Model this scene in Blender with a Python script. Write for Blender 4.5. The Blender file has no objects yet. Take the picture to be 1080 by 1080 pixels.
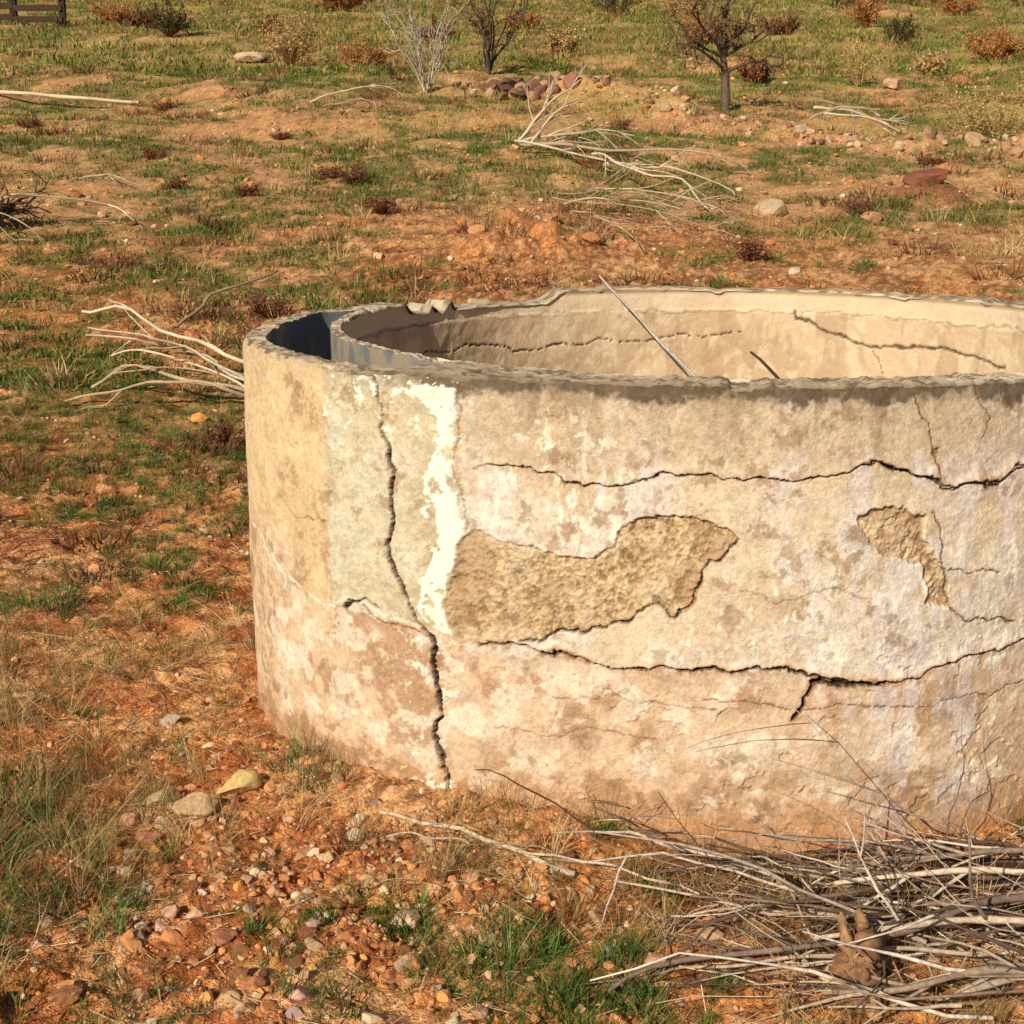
import bpy, math, random
import numpy as np
rng=np.random.default_rng(7); random.seed(7)
D=bpy.data
COL=bpy.context.scene.collection

# ------------------------------------------------------------ noise
def _h(ix,iy,s):
    h=(ix*374761393+iy*668265263+s*974634777)&0xFFFFFFFF
    h=((h^(h>>13))*1274126177)&0xFFFFFFFF
    h=(h^(h>>16))&0xFFFFFFFF
    return h*(1/4294967295.0)
def vn(x,y,s=0):
    ix=np.floor(x).astype(np.int64);iy=np.floor(y).astype(np.int64)
    fx=x-ix;fy=y-iy;fx=fx*fx*fx*(fx*(fx*6-15)+10);fy=fy*fy*fy*(fy*(fy*6-15)+10)
    a=_h(ix,iy,s);b=_h(ix+1,iy,s);c=_h(ix,iy+1,s);d=_h(ix+1,iy+1,s)
    a=a+(b-a)*fx;c=c+(d-c)*fx
    return a+(c-a)*fy
def fbm(x,y,o=4,s=0,g=.5):
    x,y=np.broadcast_arrays(np.asarray(x,float),np.asarray(y,float))
    t=0;a=1;n=0
    for i in range(o):
        ca,sa=math.cos(.6*i+.3),math.sin(.6*i+.3)
        t=t+a*vn((x*ca-y*sa)*2**i+i*17.3,(x*sa+y*ca)*2**i-i*9.1,s=s+i*13);n+=a;a*=g
    return t/n
def ss(a,b,x):
    t=np.clip((x-a)/(b-a),0,1);return t*t*(3-2*t)
def mixc(c,d,m):
    d=np.asarray(d,float)
    return c+(d-c)*m[...,None]

# ------------------------------------------------------------ mesh
def mk(name,V,Fs,C=None,mat=None,smooth=True,parent=None):
    me=D.meshes.new(name);V=np.ascontiguousarray(V,dtype=np.float32).reshape(-1,3)
    me.vertices.add(len(V));me.vertices.foreach_set('co',V.ravel())
    Fs=[np.asarray(f,dtype=np.int32) for f in Fs if len(f)]
    tot=np.concatenate([np.full(len(f),f.shape[1],np.int32) for f in Fs])
    idx=np.concatenate([f.ravel() for f in Fs])
    st=np.concatenate([[0],np.cumsum(tot)[:-1]]).astype(np.int32)
    me.loops.add(len(idx));me.loops.foreach_set('vertex_index',idx)
    me.polygons.add(len(tot));me.polygons.foreach_set('loop_start',st);me.polygons.foreach_set('loop_total',tot)
    me.polygons.foreach_set('use_smooth',np.full(len(tot),smooth))
    me.update(calc_edges=True)
    if C is not None:
        a=me.color_attributes.new('Col','FLOAT_COLOR','POINT')
        C=np.concatenate([np.clip(np.asarray(C).reshape(-1,3),0.004,.95),np.ones((len(V),1))],1).astype(np.float32)
        a.data.foreach_set('color',C.ravel())
    if mat: me.materials.append(mat)
    o=D.objects.new(name,me);COL.objects.link(o)
    if parent: o.parent=parent
    return o
def grid(nr,nc,flip=False,wrap=False):
    i=np.arange(nr*nc).reshape(nr,nc)
    if wrap: i=np.concatenate([i,i[:,:1]],1)
    a,b,c,d=i[:-1,:-1],i[:-1,1:],i[1:,1:],i[1:,:-1]
    f=np.stack([a,b,c,d],-1).reshape(-1,4)
    return f[:,::-1] if flip else f

# ------------------------------------------------------------ materials
def material(name,scales=((60,.35),),bump=.3,bscale=120,bdist=.004,rough=.92,spec=.15,vor=None):
    m=D.materials.new(name);m.use_nodes=True;nt=m.node_tree;n=nt.nodes;L=nt.links
    b=n['Principled BSDF'];b.inputs['Roughness'].default_value=rough
    b.inputs['Specular IOR Level'].default_value=spec
    at=n.new('ShaderNodeAttribute');at.attribute_name='Col'
    geo=n.new('ShaderNodeNewGeometry')
    cur=at.outputs['Color']
    for sc,amt in scales:
        no=n.new('ShaderNodeTexNoise');no.inputs['Scale'].default_value=sc;no.inputs['Detail'].default_value=2
        no.inputs['Roughness'].default_value=.65
        L.new(geo.outputs['Position'],no.inputs['Vector'])
        mr=n.new('ShaderNodeMapRange');mr.inputs[1].default_value=.25;mr.inputs[2].default_value=.75
        mr.inputs[3].default_value=1-amt;mr.inputs[4].default_value=1+amt
        L.new(no.outputs['Fac'],mr.inputs[0])
        vm=n.new('ShaderNodeVectorMath');vm.operation='SCALE'
        L.new(cur,vm.inputs[0]);L.new(mr.outputs[0],vm.inputs['Scale']);cur=vm.outputs[0]
    if vor:
        for vs,vamt in vor:
            v=n.new('ShaderNodeTexVoronoi');v.inputs['Scale'].default_value=vs
            L.new(geo.outputs['Position'],v.inputs['Vector'])
            sx=n.new('ShaderNodeSeparateColor');L.new(v.outputs['Color'],sx.inputs[0])
            mr=n.new('ShaderNodeMapRange');mr.inputs[3].default_value=1-vamt;mr.inputs[4].default_value=1+vamt
            L.new(sx.outputs[0],mr.inputs[0])
            vm=n.new('ShaderNodeVectorMath');vm.operation='SCALE'
            L.new(cur,vm.inputs[0]);L.new(mr.outputs[0],vm.inputs['Scale']);cur=vm.outputs[0]
    L.new(cur,b.inputs['Base Color'])
    if bump:
        nb=n.new('ShaderNodeTexNoise');nb.inputs['Scale'].default_value=bscale;nb.inputs['Detail'].default_value=3
        nb.inputs['Roughness'].default_value=.7
        L.new(geo.outputs['Position'],nb.inputs['Vector'])
        bp=n.new('ShaderNodeBump');bp.inputs['Strength'].default_value=bump;bp.inputs['Distance'].default_value=bdist
        L.new(nb.outputs['Fac'],bp.inputs['Height']);L.new(bp.outputs[0],b.inputs['Normal'])
    return m
M_wall=material('weathered_plaster',((260,.20),),.6,150,.004)
M_ground=material('red_dirt',((25,.25),(130,.38)),1.0,60,.018,.95,.1,vor=((70,.28),))
M_stone=material('stone',((60,.25),),.5,90,.004,.85,.2)
M_grass=material('grass',(),0,rough=.8,spec=.1)
M_wood=material('dead_wood',((90,.38),),0,rough=.85,spec=.15)
M_bark=material('bark',((20,.3),),0)

# ------------------------------------------------------------ terrain
XC,YC=0.68,4.416
T=np.array([-180,-115,-107.8,-105.6,-99.4,-89.4,-79.4,-72.3,-60.5,-49.2,-41.3,-33.4,-30,-26,-20,-14,0,180.])
RR=np.array([1.34,1.34,1.344,1.39,1.439,1.47,1.505,1.533,1.537,1.524,1.485,1.433,1.41,1.38,1.352,1.34,1.34,1.34])
_tt=np.linspace(-180,180,1441);_rr=np.interp(_tt,T,RR)
_k=np.hanning(25);_k/=_k.sum()
_rr=np.convolve(np.concatenate([_rr[-13:-1],_rr,_rr[1:13]]),_k,'valid')
def Rad(t): return np.interp((np.asarray(t)+180)%360-180,_tt,_rr)
def segdist(x,y,P):
    d=np.full(np.shape(x),1e9)
    for (x0,y0),(x1,y1) in zip(P[:-1],P[1:]):
        dx,dy=x1-x0,y1-y0;L=dx*dx+dy*dy+1e-12
        t=np.clip(((x-x0)*dx+(y-y0)*dy)/L,0,1)
        d=np.minimum(d,np.hypot(x-x0-t*dx,y-y0-t*dy))
    return d
RIDGE=[(-1.0,23.6),(0.65,24.4),(2.3,21.9),(3.6,18.9),(4.6,18.0),(6.5,17.5)]
def gz0(x,y):
    z=.15*np.log1p(np.exp(np.minimum((y-6),60)))+np.where(y>66,.15*(y-66),0)
    z=np.where(y>160,z-.15*(y-160),z)
    far=ss(6,25,y)
    z=z+(fbm(x*.35,y*.35,3,5)-.5)*(.10+.5*far)*ss(4.5,9,np.hypot(x-XC,y-YC)+2)
    z=z+(fbm(x*2.2,y*2.2,3,6)-.5)*.075
    z=z+(fbm(x*9,y*9,3,9)-.5)*.050
    z=z+(fbm(x*38,y*38,3,19)-.5)*.029*ss(16,6,y)
    z=z+.22*np.exp(-(segdist(x,y,RIDGE)/.55)**2)*(.5+fbm(x*2,y*2,2,3))
    z=z+.20*np.exp(-(((x-4.33)/.36)**2+((y-14.62)/.5)**2)**2)
    z=z+.20*np.exp(-(((x-.15)/.6)**2+((y-11.9)/.5)**2))*(.1+1.6*fbm(x*5,y*5,3,8))
    th=np.degrees(np.arctan2(x-XC,-(y-YC)));dw=np.hypot(x-XC,y-YC)-Rad(th)
    z=z+.045*np.exp(-(np.maximum(dw,0)/.14)**2)*(.3+1.2*fbm(x*3,y*3,2,4))*ss(-72,-45,th)*ss(-18,-34,th)
    z=z-.035*np.exp(-(dw/.3)**2)*ss(-28,-5,th)*ss(60,30,th)
    return z
def gmask(x,y):
    m=fbm(x*.7,y*.7,3,31)*.36+fbm(x*3.3,y*3.3,3,37)*.34+fbm(x*10,y*10,2,38)*.30
    bias=np.interp(y,[2,4,6,8,11,14,18,24,32,60],[.005,.01,.015,.015,-.015,.01,.02,.04,.09,.12])
    bias=bias-.12*np.exp(-(segdist(x,y,RIDGE)/.9)**2)
    bias=bias-.07*np.exp(-(((x-.2)/1.8)**2+((y-11.5)/1.3)**2))
    bias=bias-.35*np.exp(-(((x-1.15)/.80)**4+((y-2.7)/.42)**4))
    th=np.degrees(np.arctan2(x-XC,-(y-YC)));dw=np.hypot(x-XC,y-YC)-Rad(th)
    bias=bias-.10*np.exp(-(dw/.35)**2)*ss(-30,-50,th)-.04*np.exp(-(((x+.45)/.45)**2+((y-2.9)/.5)**2))
    return ss(.485,.59,m+bias)
def axis(segs):
    out=[segs[0][0]]
    for a,b,h0,h1 in segs:
        x=a
        while x<b-1e-9:
            h=h0+(h1-h0)*(x-a)/(b-a);x=min(b,x+h);out.append(x)
    return np.array(out)
xs=axis([(-200,-40,12,3),(-40,-9,2,.12),(-9,-2.2,.08,.02),(-2.2,2.0,.0115,.0115),(2.0,9,.02,.08),(9,40,.12,2),(40,200,3,12)])
ys=axis([(-60,-4,8,1),(-4,2.0,.5,.05),(2.0,4.2,.0095,.012),(4.2,9,.016,.03),(9,26,.035,.10),(26,60,.12,.6),(60,300,1,12)])
X,Y=np.meshgrid(xs,ys);Z=gz0(X,Y)
def gz(x,y):
    x=np.asarray(x,float);y=np.asarray(y,float)
    i=np.clip(np.searchsorted(xs,x)-1,0,len(xs)-2);j=np.clip(np.searchsorted(ys,y)-1,0,len(ys)-2)
    fx=(x-xs[i])/(xs[i+1]-xs[i]);fy=(y-ys[j])/(ys[j+1]-ys[j])
    return (Z[j,i]*(1-fx)+Z[j,i+1]*fx)*(1-fy)+(Z[j+1,i]*(1-fx)+Z[j+1,i+1]*fx)*fy
gm=gmask(X,Y)
n1=fbm(X*.8,Y*.8,3,41);n2=fbm(X*5,Y*5,4,43);n3=fbm(X*28,Y*28,3,47)
C=np.zeros(X.shape+(3,))+np.array([.60,.235,.080])
C=mixc(C,[.66,.37,.17],ss(.45,.66,n1)*.75)
C=mixc(C,[.26,.080,.030],ss(.48,.65,n2)*.8)
C=mixc(C,[.70,.42,.22],ss(.56,.70,n3)*.65)
C=mixc(C,[.15,.058,.027],ss(.45,.33,n3)*.7)
nearred=ss(6.5,3.5,Y)*ss(.4,-.2,X)
C=mixc(C,[.50,.150,.045],nearred*.5*ss(.35,.55,n2))
C=mixc(C,[.64,.39,.20],ss(9,16,Y)*.5)
C=mixc(C,[.12,.125,.033],gm*np.interp(Y,[2,8,14,25,40],[.5,.55,.65,.7,.8]))
dry=ss(.52,.64,fbm(X*.5,Y*.9,4,77))*ss(12,25,Y)
C=mixc(C,[.46,.33,.115],dry*.7)
C=mixc(C,[.26,.09,.05],np.exp(-(((X-4.33)/.42)**2+((Y-14.62)/.55)**2)**2)*.9)
pile_shade=np.exp(-(((X-1.2)/.80)**4+((Y-2.65)/.40)**4));C=mixc(C,[.10,.05,.03],pile_shade*.75*ss(.32,.55,n2+.08))  # shade beneath the brush pile and in its gaps, put into the ground colour
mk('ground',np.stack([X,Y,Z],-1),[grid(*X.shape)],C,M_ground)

# ------------------------------------------------------------ tank
tank=D.objects.new('concrete_water_tank',None);COL.objects.link(tank)
H=1.12;K=math.radians(1)*1.4
def ztop(th):
    u=np.radians(th)
    z=H+(fbm(u*6,0*u,3,61)-.5)*.012+(fbm(u*60,0*u+3,3,62)-.5)*.009
    t=(th+180)%360-180
    br=ss(-158,-153,t)*ss(-117,-124,t)
    z=z-br*(.008+.035*ss(.45,.55,fbm(u*7,0*u+9,4,63,.6)))
    z=z-.008*ss(.66,.76,fbm(u*22,0*u+5,2,64))
    return z
def P2(s):
    a=[q.split() for q in s.split(',')];return [(float(p[0])*K,float(p[1])/1000) for p in a]
polys=dict(
 white=P2('-39.7 1093,-36.8 1086,-34.3 1101,-34.3 1022,-34.7 882,-33.5 744,-33.0 697,-35.1 644,-35.7 544,-34.5 469,-36.2 473,-38.7 535,-37.6 637,-36.1 702,-36.5 782,-37.4 830,-37.2 876,-36.2 948,-36.4 1019,-38.0 1060,-40.2 1069'),
 patch=P2('-33.7 707,-32.7 745,-30.8 725,-27.2 718,-21.6 703,-18.7 730,-18.3 782,-15.0 816,-11.2 809,-7.4 779,-6.7 756,-9.6 673,-10.5 613,-12.8 551,-14.7 583,-18.6 542,-23.4 497,-29.0 468,-32.8 449,-34.7 460,-35.5 545,-34.6 644'),
 patch2=P2('5.2 814,9.5 833,12.1 808,12.3 750,14.6 701,15.3 582,13.4 585,12.6 681,8.4 720,5.8 768'))
cr=[
 ('A','-43.3 1125,-42.8 1052,-41.9 960,-41.2 867,-41.0 771,-41.4 685,-40.6 626,-39.5 556,-38.2 499,-36.9 453,-36.5 392,-36.6 290,-36.4 162,-35.5 20',5.2,26),
 ('B','-32.3 450,-29.9 461,-27.2 454,-24.3 447,-21.4 428,-18.5 421,-14.6 435,-10.7 435,-6.9 433,-4.0 440,-0.2 432,2.8 419,5.7 412,9.8 395,12.9 414,17.3 433,21.9 456,27 480,34 470,45 500',3.0,18),
 ('B2','-0.1 323,0.9 372,2.3 419',5.0,26),
 ('B3','1.5 408,5 404,9 397',5.5,22),
 ('C','-30.8 900,-27.2 905,-23.5 875,-19.8 874,-14.2 907,-9.5 901,-3.0 898,2.5 916,7.2 936,10.3 912,14.5 880,18.9 878,23.4 926,30 950,38 930',1.9,10),
 ('C2','7.2 936,12 900,18.9 872,23.4 915',2.4,12),
 ('D','10.5 1093,11.3 1044,12.9 976,13.6 897',1.2,6),
 ('F','13.1 818,14.9 723,14.7 630,15.6 569,18.0 540,24 520',1.5,8),
 ('G','-6.7 756,-9.6 673,-11 613,-12.8 551,-14.7 580,-18.6 545,-23.4 500,-28.5 470',2.2,12),
 ('H','-9.6 364,-3.9 358,1.0 347,5.9 344,12.1 335,21.2 348,26.3 367',.9,5),
 ('I','-47.5 489,-46.2 521,-44.6 539,-42.9 527',3.0,14),
 ('J','-45 515,-43.0 486,-39.7 480,-37.2 452',1.6,8),
 ('S','-34.2 1095,-34.2 1022,-34.6 882,-33.4 744',.7,4),
 ('K','15.2 676,21.0 652',1.4,8),
 ('L','-31 250,-26 230,-20 262,-14 240',.6,4),
 ('N','-6 640,-2 600,3 640,7 610',.5,3),
 ('O','17 1100,19 1020,18 960',.6,4),
 ('Q','-25 330,-19 352,-13 330,-8 340',.6,3),
 ('M','-58 730,-55 700,-50 715',.7,4)]
def inpoly(x,y,P):
    r=np.zeros(x.shape,bool);n=len(P)
    for i in range(n):
        x0,y0=P[i];x1,y1=P[(i+1)%n]
        c=((y0>y)!=(y1>y));r^=c&(x<(x1-x0)*(y-y0)/(y1-y0+1e-12)+x0)
    return r
def polymask(x,y,P,soft=.004):
    m=inpoly(x,y,P).astype(float);d=segdist(x,y,list(P)+[P[0]])
    return np.where(m>.5,.5+np.minimum(d/soft,1)*.5,.5-np.minimum(d/soft,1)*.5)
th=np.concatenate([np.arange(-112,-52,.18),np.arange(-52,40,.115),np.arange(40,248,.9)])
rows=np.concatenate([np.linspace(-.14,0,8)[:-1],np.linspace(0,1,380)])
TH,RW=np.meshgrid(th,rows)
zt=ztop(TH)-.007
Zw=np.where(RW<0,RW,RW*zt)
U=TH*K
wu=U+(fbm(U*14,Zw*14,5,71,.6)-.5)*.05;wz=Zw+(fbm(U*14,Zw*14,5,72,.6)-.5)*.05
wu2=U+(fbm(U*30,Zw*30,4,73,.7)-.5)*.030;wz2=Zw+(fbm(U*30,Zw*30,4,74,.7)-.5)*.030
F=lambda a,b,o,s,g=.55:fbm(U*a,Zw*b,o,s,g)
nA=F(2.2,2.2,4,81);nB=F(9,9,4,82);nC=F(35,35,4,83,.65);nS=F(26,2.2,4,84);nF=F(110,110,3,85,.7)
t=TH
right=ss(-34.6,-33.6,wu2/K)
C=np.zeros(U.shape+(3,))+np.array([.63,.515,.385])
C=mixc(C,[.54,.405,.29],ss(.40,.62,nA)*.8)
C=mixc(C,[.72,.62,.50],ss(.52,.66,nB)*.65)
left=ss(-48.4,-49.8,wu2/K)
C=mixc(C,[.68,.51,.31],left*.8)
C=mixc(C,[.54,.37,.20],left*ss(.5,.62,nB)*.4)
gr=ss(-49.6,-48.4,wu2/K)*(1-right)*ss(.485,.50,wz)
C=mixc(C,[.55,.50,.37],gr*.85);C=mixc(C,[.62,.59,.48],gr*ss(.5,.62,nB)*.6);C=mixc(C,[.46,.39,.26],gr*ss(.48,.38,nB)*.5)
top=right*ss(.84,.95,Zw+.10*(nA-.5))
C=mixc(C,[.47,.37,.265],top*.6);C=mixc(C,[.60,.50,.39],top*ss(.5,.62,nB)*.65)
mid=right*ss(.93,.86,Zw)*ss(.40,.45,Zw)
C=mixc(C,[.69,.62,.54],mid*ss(.45,.58,nA*.5+nB*.5)*.85)
lav=right*ss(.46,.62,nS*.5+nB*.5)*(.35+.65*np.exp(-((t-12)/12)**2)+.4*np.exp(-((t+20)/6)**2)*ss(.7,.85,Zw))*ss(1.02,.9,Zw)*ss(.10,.2,Zw)
C=mixc(C,[.67,.61,.63],np.clip(lav,0,1)*.75)
wh=right*ss(.57,.65,F(44,16,5,86,.65))*ss(.42,.56,nA)*ss(.1,.3,Zw)
C=mixc(C,[.84,.79,.71],wh*.8)
low=ss(.46,.38,Zw+.06*(nA-.5))*right+ss(.495,.485,wz)*(1-right)*ss(-70,-50,t)+ss(.6,.5,wz-.06*ss(-50,-60,t))*(1-right)*ss(-50,-60,t)*.9
low=np.clip(low,0,1)
C=mixc(C,[.63,.45,.32],low*.75)
C=mixc(C,[.40,.23,.13],low*ss(.50,.62,nB)*.7)
C=mixc(C,[.75,.64,.53],low*ss(.53,.62,F(14,14,5,87,.68))*.8)
C=mixc(C,[.69,.63,.64],low*right*ss(.50,.60,nS*.5+nB*.5)*.65*ss(0,10,t))
base=ss(.15,.0,Zw+.14*(nB-.5))
C=mixc(C,[.50,.24,.105],base*.8)
pb=ss(.55,.60,F(10,14,5,88,.6))*ss(.22,.13,Zw)*ss(.03,.07,Zw)
C=mixc(C,[.34,.19,.10],pb*.7)
C=mixc(C,[.30,.19,.115],ss(.58,.72,nB)*ss(.48,.60,nC)*.65)
st_=ss(.60,.68,F(18,18,5,90,.7))*ss(.45,.6,F(3,3,2,89));C=mixc(C,[.29,.18,.10],st_*.6)
drip=ss(.96,1.11,Zw+.10*(F(24,3,4,91)-.5)*2)*right
C=mixc(C,[.29,.21,.135],drip*ss(.42,.62,F(20,7,5,92,.65))*.75)
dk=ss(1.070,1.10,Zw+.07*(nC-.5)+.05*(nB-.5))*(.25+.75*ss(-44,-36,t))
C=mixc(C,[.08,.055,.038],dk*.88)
C=C*(1+.50*(nC-.5)+.50*(nF-.5))[...,None]
disp=(nA-.5)*.016+(nB-.5)*.006+(nC-.5)*.0036+(nF-.5)*.0016
disp=disp+.004*gr
edge=np.abs(wz-np.interp(U/K,[-80,-64,-58.1,-52.3,-49,-45.8,-42.9,-38.7,-34.7],[.66,.585,.52,.492,.486,.528,.517,.484,.448]))
C=mixc(C,[.82,.76,.67],ss(.007,.002,edge)*ss(-34,-38,t)*ss(.3,.5,nC)*.85)
m=polymask(wu2,wz2,polys['white'],.003);m=ss(.4,.6,m)
hole=ss(.62,.66,F(30,30,5,93,.65));m=m*(1-hole)
fl=ss(.655,.68,F(38,38,4,94,.7))*np.clip(gr*ss(.8,1.0,Zw)+np.exp(-((t+37)/3.5)**2)+.9*np.exp(-((t+24)/5)**2)*ss(.12,.0,np.abs(Zw-.97)),0,1)
m=np.maximum(m,fl)
C=mixc(C,[.86,.83,.74],m*(1-.30*ss(.5,.7,nC)));disp=disp+.0024*m
rough=F(70,70,5,95,.75);rough2=F(20,20,4,96,.6);rough3=F(170,170,2,197)
for nm in('patch','patch2'):
    m=ss(.35,.65,polymask(wu,wz,polys[nm],.006))
    pc=np.zeros(C.shape)+np.array([.49,.345,.195]);pc=mixc(pc,[.24,.15,.08],ss(.48,.36,rough));pc=mixc(pc,[.68,.53,.35],ss(.55,.68,rough));pc=mixc(pc,[.62,.50,.36],ss(.5,.60,rough2)*.6);pc=mixc(pc,[.34,.21,.11],ss(.55,.42,nB)*.6)
    C=C+(pc-C)*(m*.93)[...,None]
    disp=disp+m*(-.009+(rough-.5)*.013+(rough2-.5)*.018+(rough3-.5)*.005)
ch=ss(.62,.635,F(12,12,5,97,.62))*right*ss(.5,.1,np.abs(Zw-.2))
disp=disp-.004*ch;C=mixc(C,[.50,.36,.23],ch*.45)
for nm,s,hw,dp in cr:
    P=P2(s);px=[p[0] for p in P];pz=[p[1] for p in P]
    sel=(U>min(px)-.05)&(U<max(px)+.05)&(Zw>min(pz)-.05)&(Zw<max(pz)+.05)
    d=segdist(wu[sel],wz[sel],P)
    wv=.5+1.0*fbm(U[sel]*9,Zw[sel]*9,2,98)
    if nm=='A': wv=wv*np.interp(Zw[sel],[0,.2,.45,.6,.8,1.0,1.12],[.8,.9,1.35,1.2,1.0,.6,.5])
    if nm=='B': wv=wv*np.interp(U[sel]/K,[-32,-20,-10,2,8,12,30],[1,.9,1.1,1.6,1.3,.7,.8])
    w=hw/1000*wv
    k=ss(w+.0020,w-.0012,d)
    cc=C[sel]
    halo=ss(w*1.0+.016,w,d)*ss(.4,.6,nC[sel])
    cc=cc+(np.array([.36,.18,.08])-cc)*(halo*(.7 if nm[0] in 'B' else .3))[:,None]
    cc=cc+(np.array([.045,.026,.016])-cc)*(k*(.97 if hw>1.5 else .75))[:,None]
    C[sel]=cc
    dd=disp[sel];dd=dd-ss(w+.001,w*.3,d)*dp/1000
    if nm in('B','C','C2'):
        PZ=np.interp(U[sel],px,pz)
        dd=dd+.005*ss(.03,.0,wz[sel]-PZ)*ss(-.001,.004,wz[sel]-PZ)
    disp[sel]=dd
disp=disp-.012*ss(1.085,1.12,Zw)*nC
Rw=Rad(TH)+disp
a=np.radians(TH)
Vw=np.stack([XC+Rw*np.sin(a),YC-Rw*np.cos(a),Zw],-1)
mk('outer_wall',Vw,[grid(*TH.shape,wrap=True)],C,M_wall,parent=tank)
nt_=16;tr=np.linspace(0,1,nt_)
def wopen(t): return ss(-38,-48,t)*ss(-107,-101,t)
win=wopen(th)
ro=Rad(th)+disp[-1];RI=1.215
RD=1.252
aa=RD+np.maximum(Rad(th)-.072-RD,0)*win
bb=RD+0*th
def rimcol(u,v):
    n=fbm(u*30,v*60,4,101,.6);n_=fbm(u*6,v*6,3,102)
    c=np.zeros(n.shape+(3,))+np.array([.52,.40,.28]);c=mixc(c,[.64,.53,.39],ss(.5,.65,n_));c=mixc(c,[.13,.095,.065],ss(.50,.62,n)*.8);return c
def strip(name,r0,r1,thv,e0,e1):
    t2,q=np.meshgrid(thv,tr);A=np.radians(t2)
    r=r0[None]+(r1-r0)[None]*q
    z=ztop(t2)-.007*e0*(1-ss(0,.12,q))-.007*e1*ss(.88,1,q)
    z=z+(fbm(A*50,r*50,3,103)-.5)*.008*ss(0,.1,q)*ss(1,.9,q)
    c=rimcol(A*1.3,r);ed=(np.abs(t2)<48)
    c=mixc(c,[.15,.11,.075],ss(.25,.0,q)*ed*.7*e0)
    V=np.stack([XC+r*np.sin(A),YC-r*np.cos(A),z],-1)
    mk(name,V,[grid(*t2.shape,wrap=True)],c,M_wall,parent=tank)
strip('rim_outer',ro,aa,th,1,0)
strip('rim_inner',bb,RI+0*th,th,0,1)
thi=np.concatenate([np.arange(90,262,.2),np.arange(262,450,1.)])
rw=np.linspace(0,1,150);TI,RWI=np.meshgrid(thi,rw)
ZI=.2+(ztop(TI)-.007-.2)*RWI;UI=TI*K*1.21/1.4
Cn=np.zeros(TI.shape+(3,))+np.array([.62,.47,.32])
q1=fbm(UI*4,ZI*4,4,111);q2=fbm(UI*22,ZI*22,4,112,.65);q3=fbm(UI*14,ZI*4,4,113)
Cn=mixc(Cn,[.51,.37,.245],ss(.45,.6,q1)*.8);Cn=mixc(Cn,[.72,.59,.44],ss(.52,.66,q2)*.6);Cn=mixc(Cn,[.39,.27,.17],ss(.54,.66,q3)*.5)
Cn=mixc(Cn,[.70,.57,.42],ss(1.03,1.04,ZI)*.7)
di=(q1-.5)*.016+(q2-.5)*.007
di=di*ss(1.115,1.08,ZI)
w_=UI+(fbm(UI*12,ZI*12,5,114,.55)-.5)*.05;v_=ZI+(fbm(UI*12,ZI*12,5,115,.55)-.5)*.05
KI=K*1.21/1.4
def PI(s,off=0): return [((float(p.split()[0])%360)*KI,float(p.split()[1])/1000) for p in s.split(',')]
w0=(w_/KI%360)*KI
for s,hw in(('-115 905,-127 923,-137 928,-150 896,-162 914,-177 914,168 948',.0022),('158 1040,158 1013,152 961,143 918,132 928,122 925,115 897',.0045),('143 918,140 800,146 700',.0015)):
    d=segdist(w0,v_,PI(s));k=ss(hw*1.5,hw*.5,d)
    Cn=mixc(Cn,[.07,.04,.025],k*.9);di=di+k*.012
led=segdist(w0,v_,[(80*KI,1.035),(300*KI,1.032)])
Cn=mixc(Cn,[.22,.14,.08],ss(.005,.0015,led)*.6)
di=di+.012*ss(1.03,1.036,ZI)*ss(1.118,1.10,ZI)
ri=RI+di;A=np.radians(TI)
mk('inner_wall',np.stack([XC+ri*np.sin(A),YC-ri*np.cos(A),ZI],-1),[grid(*TI.shape,flip=True,wrap=True)],Cn,M_wall,parent=tank)
thc=np.arange(-108,-37,.4);wc=wopen(thc)
ac=RD+np.maximum(Rad(thc)-.072-RD,0)*wc
for nm,rr_,fl_ in(('compartment_wall',ac,True),('divider_wall',RD+0*thc,False)):
    t2,q=np.meshgrid(thc,np.linspace(0,1,40));A=np.radians(t2);z=.3+(ztop(t2)-.3)*q
    r=np.broadcast_to(rr_[None],t2.shape)
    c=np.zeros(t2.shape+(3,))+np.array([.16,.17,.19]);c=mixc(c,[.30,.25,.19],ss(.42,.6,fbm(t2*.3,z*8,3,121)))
    mk(nm,np.stack([XC+r*np.sin(A),YC-r*np.cos(A),z],-1),[grid(*t2.shape,flip=fl_)],c,M_wall,parent=tank)
t2,q=np.meshgrid(thc,np.linspace(0,1,6));A=np.radians(t2);r=RD+(ac[None]-RD)*q
mk('compartment_floor',np.stack([XC+r*np.sin(A),YC-r*np.cos(A),.3+0*r],-1),[grid(*t2.shape)],np.zeros(t2.shape+(3,))+np.array([.3,.2,.12]),M_wall,parent=tank)
t2,q=np.meshgrid(np.arange(0,360,3.),np.linspace(0,1,30));A=np.radians(t2);r=1.24*q
fx,fy=XC+r*np.sin(A),YC-r*np.cos(A)
mk('tank_floor',np.stack([fx,fy,.24+.05*fbm(fx*4,fy*4,3,5)],-1),[grid(*t2.shape,wrap=True)],np.zeros(t2.shape+(3,))+np.array([.42,.25,.13]),M_ground,parent=tank)

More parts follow.
